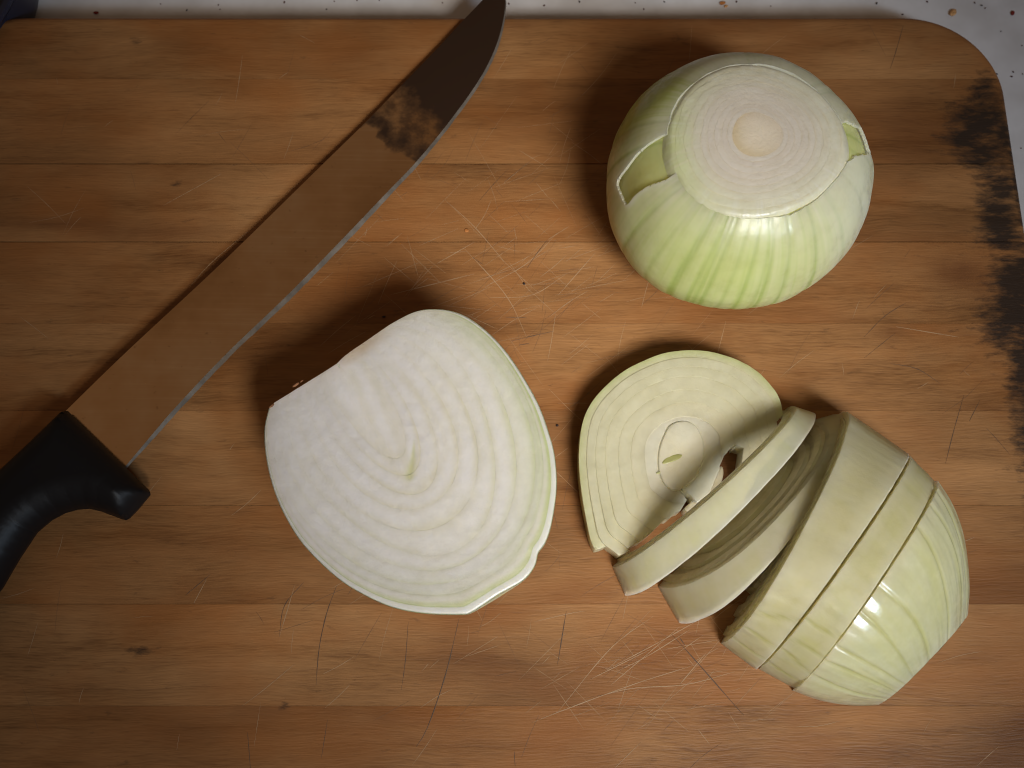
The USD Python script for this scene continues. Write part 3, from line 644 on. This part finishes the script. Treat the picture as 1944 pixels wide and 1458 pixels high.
for k in range(len(levels) - 1):
    s0, s1 = levels[k], levels[k + 1] - (.00006 if k < len(levels) - 2 else 0)
    p = Patches()
    T, PS = np.meshgrid(tt, psi, indexing='ij')
    last = k == len(levels) - 2
    O, I = bulb_pt(np.full_like(T, s1), T, PS), bulb_pt(np.full_like(T, s0), T, PS)
    stv = fbm(np.stack([PS * 14, T * 1.5, 0 * T + k], -1), 3, 41)
    oc = lerp(np.array([.74, .74, .50]), GREEN, np.clip((stv - .45) * 2.5, 0, .8)) if last else np.broadcast_to(np.array([.80, .78, .60]), O.shape)
    p.grid(O, oc, flip=False); p.grid(I, np.array([.80, .78, .60]), flip=True)
    # the face strips of both sides, gently domed with sunk borders
    nr = 16
    sr = np.linspace(0, 1, nr)
    for sgn in (1, -1):
        SR, T2 = np.meshgrid(sr, tt, indexing='ij')
        F = face_pt(s0 + (s1 - s0) * SR, T2, np.full(T2.shape, sgn))
        X = np.stack([pv[0] + F[..., 0] * ax[0] + F[..., 1] * la[0], pv[1] + F[..., 0] * ax[1] + F[..., 1] * la[1], np.full(T2.shape, ZF)], -1)
        fade = smooth01(.85, .30, T2) * np.clip(2.6 * fbm(X * 45, 3, 3 + k) - .55, 0, 1.1)
        sw = .5 + .5 * sgn * smooth01(0, .45, T2)
        fade = fade * (sw + (1 - sw) * (.25 + .45 * smooth01(.75, .2, T2)))
        bowl = np.sin(np.pi * SR) ** .6
        X[..., 2] += (bowl - 1) * .00010 * fade + (fbm(X * [420, 420, 1], 3, 21) - .5) * .00026 + (0 if not last else -.0006 * SR ** 6)
        X[..., 2] += [0, .00003, 0, .00005, .0, .00006, .00003, 0.0001, .0001, .0001][k % 10] * fade
        n2 = fbm(X * [90, 90, 1], 4, 13 + k)
        base = lerp(WHITE2, CREAM * 1.04, np.clip((n2 - .45) * .9, 0, .4))
        # one side runs to yellow-green towards the skin, the other stays pale
        sabs = s0 + (s1 - s0) * SR
        gsk = smooth01(.55, 1.0, sabs) * (.25 + .75 * sw)
        base = lerp(base, np.array([.76, .72, .46]), np.clip(gsk * .38, 0, 1))
        line = .8 * np.exp(-((1 - SR) / .26) ** 2) + .35 * np.exp(-(SR / .22) ** 2)
        base = lerp(base, lerp(np.array([.76, .65, .34]), GREEN, smooth01(.6, .97, sabs) * (.5 + .4 * sw)), np.clip(line * fade * (.52 if k > 0 else .35), 0, .7))
        if k == len(levels) - 3: base = lerp(base, GREEN, np.clip(smooth01(.45, .95, SR) * (.15 + .55 * sw) * smooth01(.95, .75, T2), 0, .8))
        base = lerp(base, np.array([.60, .66, .27]), np.clip(smooth01(.80, .95, sabs) * sw * (.15 + .7 * fbm(np.stack([T2 * 3, SR * 2 + k * 2, 0 * SR], -1), 3, 88)) * smooth01(.98, .7, T2) * smooth01(.0, .25, T2 + .1), 0, .55))
        if last: base = lerp(base, np.array([.86, .85, .74]), .85); base = lerp(base, GREEN, np.clip(np.exp(-(SR / .10) ** 2) + .8 * np.exp(-((1 - SR) / .12) ** 2), 0, .75))
        # tan root plate where all layers meet
        qx = to_px(X); rp = np.exp(-((qx[..., 0] - 686) / 48) ** 2 - ((qx[..., 1] - 660 - (686 - qx[..., 0]) * .62) / 19) ** 2)
        base = lerp(base, np.array([.72, .52, .32]), np.clip(rp * .85, 0, 1))
        # faint seams that run from the root to the heart
        for sx in ([(690, 690), (715, 735), (735, 785), (762, 850), (776, 900)], [(668, 705), (700, 790), (745, 880), (775, 925)], [(730, 690), (790, 745), (838, 810), (850, 850), (836, 890), (795, 925)]):
            ds = shapely.distance(shapely.points(qx.reshape(-1, 2)), LineString(sx)).reshape(qx.shape[:-1])
            base = lerp(base, np.array([.72, .63, .40]), np.clip(.30 * np.exp(-(ds / 9) ** 2), 0, 1))
        ds = shapely.distance(shapely.points(qx.reshape(-1, 2)), LineString([(786, 836), (784, 868), (777, 905)])).reshape(qx.shape[:-1])
        base = lerp(base, np.array([.62, .61, .22]), np.clip(.65 * smooth01(822, 858, qx[..., 1]) * np.exp(-(ds / (3 + 5 * smooth01(840, 900, qx[..., 1]))) ** 2), 0, 1)); X[..., 2] -= .0002 * smooth01(822, 858, qx[..., 1]) * np.exp(-(ds / 5) ** 2)
        if k == 0: # sprout cleft in the heart
            cleft = np.exp(-(np.abs(F[..., 1] - .0012 * 1) / .0011) ** 2) * smooth01(.016, .024, F[..., 0]) * smooth01(.0415, .036, F[..., 0])
        p.grid(X, base, flip=(sgn > 0))
    # the end at the root cut
    e = np.stack([bulb_pt(np.full(NPs, s), np.ones(NPs), psi) for s in (s0, s1)])
    p.grid(e, np.array([.78, .66, .46]), flip=True)
    pr = p.put('onion_layer', 'onion_flesh', half)

# green sprout in the heart of the half onion
def pebble(poly_px, z, T, r, mat_, parent, name, tint, step=.0007, zfun=None):
    po = Polygon(spline(ats(poly_px, z)[:, :2], 80))
    if not po.is_valid: po = po.buffer(0)
    m = pillow(po, z if zfun is None else zfun, T, r, step)
    return obj(name, m, mat_, parent, smooth=50, attrs={'tint': (lambda P: np.tile(tint, (len(P), 1)) if not callable(tint) else tint(P))})

flat('root_brown', (.26, .115, .05))
for k, (u, v, sz) in enumerate([(562, 731, .0007), (516, 771, .00065), (573, 724, .0004)]):
    obj('root_fibre', crumb_mesh(u, v, sz, ZF - .0004, 120 + k, (1.5, .6, .45), .7), 'root_brown', half, smooth=60)
# ------------------------------------------------------------------ fallen slice
slice_ = thing('onion_slice', 'half-round onion slice fallen flat with its ringed face up', 'onion slice', at(1290, 860))
arc_px = [(1154, 1060), (1127, 1035), (1113, 982), (1103, 923), (1099, 865), (1105, 806), (1121, 767), (1148, 734), (1187, 702), (1234, 679), (1273, 667), (1320, 664), (1359, 669), (1402, 683), (1438, 704), (1465, 732), (1481, 757)]
zs = .0105
core = at(1296, 866, zs)[:2]
full_px = arc_px + [(1490, 800), (1500, 860), (1480, 960), (1420, 1060), (1320, 1110), (1220, 1105)]
full = Polygon(spline(ats(full_px, zs)[:, :2], 160)).buffer(0)
lv = [1.0, .925, .84, .745, .62, .50, .365]
cut_px = {0: [(1090, 1052), (1140, 1040), (1205, 1012), (1480, 795), (1500, 770)], 1: [(1090, 1080), (1158, 1062), (1208, 1040), (1300, 965), (1345, 945), (1464, 846), (1514, 764)], 2: [(1090, 1085), (1160, 1060), (1212, 1028), (1300, 967), (1345, 945), (1464, 846), (1514, 764)],
          3: [(1090, 1080), (1205, 1036), (1235, 1012), (1300, 960), (1345, 945), (1462, 846), (1514, 764)], 4: [(1090, 1080), (1205, 1040), (1300, 950), (1345, 940), (1460, 846), (1514, 764)], 5: [(1090, 1080), (1205, 1040), (1284, 972), (1340, 955), (1365, 895), (1385, 850), (1490, 780)]}
hole_px = [(1367, 884), (1376, 862), (1400, 846), (1412, 850), (1408, 880), (1385, 920), (1368, 912)]
holep = Polygon(ats(hole_px, zs)[:, :2]).buffer(0)
gapp = Polygon(ats([(1288, 925), (1305, 948), (1282, 985), (1262, 1010), (1300, 1000), (1330, 965), (1312, 940)], zs)[:, :2]).buffer(0)
tones = [(.70, .655, .38), (.73, .67, .42), (.725, .66, .41), (.735, .665, .42), (.73, .66, .42), (.735, .655, .42)]
def slab(poly, z0, z1, bev, tint, parent, name, seed, tilt=None):
    poly = max(getattr(poly, 'geoms', [poly]), key=lambda g: g.area)
    poly = Polygon(poly.exterior, [h for h in poly.interiors if Polygon(h).area > 4e-6])
    step = .0011
    rings = [np.array(shapely.segmentize(g, step).coords)[:-1] for g in [poly.exterior, *poly.interiors]]
    ext = np.vstack(rings)
    ins = []
    for d in (.3, 1.0):
        b = poly.buffer(-bev * d)
        for g in getattr(b, 'geoms', [b]):
            if g.is_empty: continue
            for e in [g.exterior, *g.interiors]: ins.append(np.array(shapely.segmentize(e, step).coords)[:-1])
    x0, y0, x1, y1 = poly.bounds
    g = np.stack(np.meshgrid(np.arange(x0, x1, step), np.arange(y0, y1, step)), -1).reshape(-1, 2)
    g = g[shapely.contains_xy(poly.buffer(-bev - step * .4), g[:, 0], g[:, 1])]
    pts = np.vstack([ext] + ins + [g])
    tri = Delaunay(pts).simplices
    c = pts[tri].mean(1); tri = tri[shapely.contains_xy(poly, c[:, 0], c[:, 1])]
    e = np.cross(pts[tri[:, 1]] - pts[tri[:, 0]], pts[tri[:, 2]] - pts[tri[:, 0]])
    tri = np.where((e > 0)[:, None], tri, tri[:, ::-1])
    d = shapely.distance(shapely.points(pts), poly.boundary); d[:len(ext)] = 0
    h = z1 - bev * (1 - (1 - (1 - np.clip(d / bev, 0, 1)) ** 2) ** .5) + (fbm(np.c_[pts * 420, np.zeros(len(pts))], 3, 7) - .5) * .0005
    if tilt is not None: h = h + tilt(pts)
    V, Fc, n = [np.c_[pts, h]], [tri], len(pts)
    V.append(np.c_[pts, np.full(n, z0)]); Fc.append(tri[:, ::-1] + n)
    o = 0
    for r in rings:
        i = np.arange(len(r)) + o; j = np.roll(i, -1)
        Fc += [np.stack([i, i + n, j + n], 1), np.stack([i, j + n, j], 1)]; o += len(r)
    m = trimesh.Trimesh(np.vstack(V), np.vstack(Fc), process=False); m.fix_normals()
    return obj(name, m, 'onion_flesh', parent, smooth=45, attrs={'tint': tint})
for k in range(6):
    outer = affinity.scale(full, lv[k], lv[k], origin=tuple(core)).buffer(-.000008)
    inner = affinity.scale(full, lv[k + 1], lv[k + 1], origin=tuple(core))
    cp = ats(cut_px[k], zs)[:, :2]
    keep_side = Polygon(np.vstack([cp, at(1490, 500, zs)[:2], at(1000, 500, zs)[:2], at(1000, 1090, zs)[:2]])).buffer(0)
    ring = outer.difference(inner).intersection(keep_side).difference(holep)
    if k == 5: ring = ring.difference(gapp)
    zt = zs + [-.0004, -.0001, -.0, .0, .0, .0001][k]
    def tint(P, k=k, outer=outer, inner=inner):
        pt = shapely.points(P[:, :2]); do = shapely.distance(pt, outer.exterior); di = shapely.distance(pt, inner.exterior)
        n2 = fbm(P * 110, 4, 50)
        c = lerp(np.array(tones[k]), np.array([.72, .64, .36]), np.clip(.14 * np.exp(-(do / .0008) ** 2) + .10 * np.exp(-(di / .0008) ** 2) + (n2 - .5) * .7, 0, 1))
        if k == 0: c = lerp(c, GREEN * 1.1, .55 * np.exp(-(do / .0016) ** 2) * smooth01(-.09, .02, P[:, 1]))
        return c
    # the lower left ends of the outer rings have sprung apart and step down
    def tl(p, k=k):
        e = np.exp(-(np.linalg.norm(p - at(1165, 1050, zs)[:2], axis=1) / .018) ** 2)
        return e * [-.0022, -.0012, -.0003, .0006, .0008, 0][k] - .0006 * np.exp(-(np.linalg.norm(p - at(1340, 910, zs)[:2], axis=1) / .008) ** 2) * (k > 3)
    slab(ring, .0003, zt, .00010, tint, slice_, 'onion_ring', 60 + k, tl)
cs = Polygon(spline(ats([(1262, 825), (1275, 805), (1300, 798), (1322, 808), (1335, 835), (1336, 865), (1325, 900), (1305, 920), (1283, 930), (1263, 918), (1252, 890), (1252, 855)], .0115)[:, :2], 90))
slab(cs, 0.0003, .0109, .0004, lambda P: lerp(np.array([.80, .74, .55]), np.array([.77, .67, .44]), fbm(P * 160, 3, 71)), slice_, 'core', 70)
ringA = affinity.scale(full, .395, .395, origin=tuple(core))
kp = Polygon(np.vstack([ats(cut_px[5], zs)[:, :2], at(1490, 500, zs)[:2], at(1000, 500, zs)[:2], at(1000, 1090, zs)[:2]])).buffer(0)
slab(ringA.difference(cs.buffer(.00004)).intersection(kp).difference(holep).difference(gapp), .0003, .0102, .0005, lambda P: np.tile([.78, .71, .50], (len(P), 1)), slice_, 'onion_ring', 72)
pebble([(1257, 879), (1268, 866), (1285, 862), (1295, 864), (1288, 872), (1270, 880)], .0108, .00025, .0008, 'onion_flesh', slice_, 'sprout', np.array([.58, .56, .17]))
pebble([(1246, 897), (1256, 893), (1258, 898), (1248, 900)], .0104, .0004, .0004, 'onion_flesh', slice_, 'sprout', np.array([.60, .60, .22]))
# two springy inner ring pieces standing askew beside the heart
for i, (pl, zt) in enumerate([([(1345, 862), (1338, 905), (1318, 945), (1300, 965), (1313, 972), (1335, 948), (1350, 910), (1356, 868)], .0082), ([(1368, 885), (1350, 925), (1335, 960), (1345, 965), (1362, 938), (1374, 900)], .0066)]):
    slab(Polygon(spline(ats(pl, zt)[:, :2], 60)).buffer(0), .0003, zt, .0006, lambda P: lerp(np.array([.74, .66, .46]), np.array([.68, .56, .33]), fbm(P * 200, 3, 73)), slice_, 'onion_ring', 74 + i)

# ------------------------------------------------------------------ upright slices
def arch(P0, P1, ap, n=48, pw=2.25):
    """A superelliptic arch standing on the board from P0 to P1 with its top at ap."""
    M = (P0 + P1) / 2; a = np.linspace(0, np.pi, n)
    c, s = np.cos(a), np.sin(a)
    c = np.sign(c) * np.abs(c) ** (2 / pw); s = np.abs(s) ** (2 / pw)
    return M + c[:, None] * (P0 - M) + s[:, None] * (ap - M)

def arch_slice(thing_, secs, levels, ribs=0.0, seed=0, mat_='onion_flesh', name='onion_layer', tone=(.74, .70, .47), skin_tone=None, veins_=(), vgreen=.5, skin='onion_skin_cut'):
    """secs: list of (P0 px, P1 px, apex px, apex height) from the left face to the right face; layers are shells between the levels."""
    n = 200 if veins_ else 90
    base = [arch(at(*a), at(*b), at(*c, h), n) for a, b, c, h in secs]
    mids = [(at(*a) + at(*b)) / 2 for a, b, c, h in secs]
    m = len(base)
    W = max(2, 4 if m == 2 else 26)
    if m > 2:
        q = np.array(base).reshape(m, -1); dense = spline(q, W, closed=False).reshape(W, n, 3); dm = spline(np.array(mids), W, closed=False)
    else:
        w = np.linspace(0, 1, W)[:, None, None]; dense = base[0] * (1 - w) + base[1] * w; dm = mids[0] * (1 - w[:, 0]) + mids[1] * w[:, 0]
    th = np.linspace(0, np.pi, n)[None, :] * np.ones((W, 1)); ww = np.linspace(0, 1, W)[:, None] * np.ones((1, n))
    vn = np.zeros_like(th)
    for v0 in veins_: vn = np.maximum(vn, np.exp(-((th - v0 - .05 * np.sin(ww * 2 + v0 * 9)) / .016) ** 2))
    for k in range(len(levels) - 1):
        s1, s0 = levels[k], levels[k + 1] + (.006 if k < len(levels) - 2 else 0)
        first = k == 0 and s1 > .99
        axd = dm[-1] - dm[0]; axd = axd / np.linalg.norm(axd) * [1, 1, 0]
        slip = axd * ((0, -.0007, .0005, -.0004, .0008, -.0006, .0003)[k % 7] if m == 2 else 0)
        O = dm[:, None] + (dense - dm[:, None]) * s1 + slip
        I = dm[:, None] + (dense - dm[:, None]) * s0 + slip
        nrm = dense - dm[:, None]; nrm = nrm / np.linalg.norm(nrm, axis=-1, keepdims=True)
        rl = (fbm(np.stack([th * 9, ww * 1.2 + seed, 0 * th], -1), 3, seed) - .5) * ribs - vn * ribs * .5
        O = O + nrm * (rl + (fbm(np.stack([th * 2.2, ww * 1.2 + seed, 0 * th + k], -1), 2, seed + 5) - .5) * .0012)[..., None]
        O[..., 2] = np.maximum(O[..., 2], .0002); I[..., 2] = np.maximum(I[..., 2], .0002)
        p = Patches()
        st = fbm(np.stack([th * 10, ww * 1.5 + seed, 0 * th + k], -1), 4, seed + 9)
        sk = np.array(skin_tone if skin_tone is not None else tone)
        oc = lerp(sk, sk * [.94, .95, .72], np.clip((st - .42) * 1.8, 0, .7))
        oc = lerp(oc, np.array([.36, .35, .09]), np.clip(vn * vgreen, 0, 1))
        edge = np.exp(-(ww / .10) ** 2) + np.exp(-((1 - ww) / .10) ** 2)
        oc = lerp(oc, np.array([.70, .64, .42]), np.clip(edge * .45, 0, .5) * (1 if first else 0))
        p.grid(O, oc, flip=True); p.grid(I, np.array(tone), flip=False)
        nr = 7; sr = np.linspace(0, 1, nr)
        for end, fl in ((0, False), (W - 1, True)):
            X = I[end][None] + (O[end] - I[end])[None] * sr[:, None, None]
            n2 = fbm(X * 120, 4, seed + k + 30)
            ln = np.exp(-((1 - sr) / .18) ** 2)[:, None] * np.ones((1, n)) * .6 + np.exp(-(sr / .14) ** 2)[:, None] * .3
            fc = lerp(np.array(tone) * 1.02, np.array([.70, .62, .36]), np.clip(ln + (n2 - .5) * .6, 0, .8))
            X = X + np.array([.6, -.5, 0]) * (fbm(X * 300, 3, seed + 3)[..., None] - .5) * .0005
            p.grid(X, fc, flip=fl)
        for j in (0, n - 1):
            p.grid(np.stack([O[:, j], I[:, j]]), np.array(tone), flip=(j == 0))
        p.put(name, mat_ if not first else skin, thing_)
onion('onion_skin_cut', .40, .7, 900.0, .15, .35)

slA = thing('onion_slice', 'thin curved strip of onion standing on edge right beside the fallen slice', 'onion slice', at(1341, 938))
arch_slice(slA, [((1494, 775), (1163, 1076), (1390, 908), .028), ((1527, 785), (1186, 1130), (1426, 950), .0285)], [1.0, .935, .87], .0003, 3, tone=(.73, .68, .43), skin_tone=(.69, .645, .385))
slB = thing('onion_slice', 'onion slice with its ringed cut side showing, leaning behind the thin curved strip', 'onion slice', at(1420, 975))
arch_slice(slB, [((1535, 800), (1250, 1113), (1492, 965), .030), ((1583, 785), (1290, 1180), (1530, 984), .0315)], [1.0, .93, .855, .77, .68, .58, .46, .02], .0003, 11, tone=(.68, .58, .34), skin_tone=(.64, .565, .33))
slC = thing('onion_slice', 'widest upright onion slice, between the leaning slice and the narrow slice', 'onion slice', at(1530, 1030))
arch_slice(slC, [((1592, 786), (1367, 1223), (1541, 974), .0355), ((1706, 876), (1436, 1270), (1634, 1016), .0365)], [1.0, .93, .855, .77, .68, .58, .46, .02], .0007, 17, tone=(.62, .53, .28), skin_tone=(.56, .495, .27), veins_=(2.35, 2.62, 2.8), vgreen=.6)
slD = thing('onion_slice', 'narrow onion slice pressed against the glossy end piece', 'onion slice', at(1610, 1090))
arch_slice(slD, [((1709, 880), (1440, 1271), (1639, 1020), .0362), ((1752, 926), (1506, 1307), (1692, 1068), .0362)], [1.0, .86, .72, .58, .44, .02], .0005, 23, tone=(.62, .53, .28), skin_tone=(.545, .50, .275), veins_=(2.2, 2.5, 2.66, 2.85), vgreen=.6)
enE = thing('onion_end_piece', 'glossy end piece of the sliced onion half with a trimmed flat tip', 'onion slice', at(1680, 1170))
def bez(a, b, c, t): return tuple((1 - t) ** 2 * np.array(a) + 2 * t * (1 - t) * np.array(b) + t * t * np.array(c))
secs = []
for t in np.linspace(0, 1, 7):
    secs.append((bez((1757, 928), (1832, 1020), (1829, 1165), t), bez((1504, 1311), (1596, 1346), (1668, 1338), t), bez((1699, 1067), (1772, 1140), (1779, 1238), t), float(bez((.0368,), (.0335,), (.0175,), t)[0])))
arch_slice(enE, secs, [1.0, .86, .72, .5, .02], .0011, 31, tone=(.66, .60, .34), skin_tone=(.57, .555, .32), veins_=(.35, .55, .75, .98, 1.3, 1.75, 2.0, 2.25, 2.5, 2.72), vgreen=.45, skin='onion_gloss')
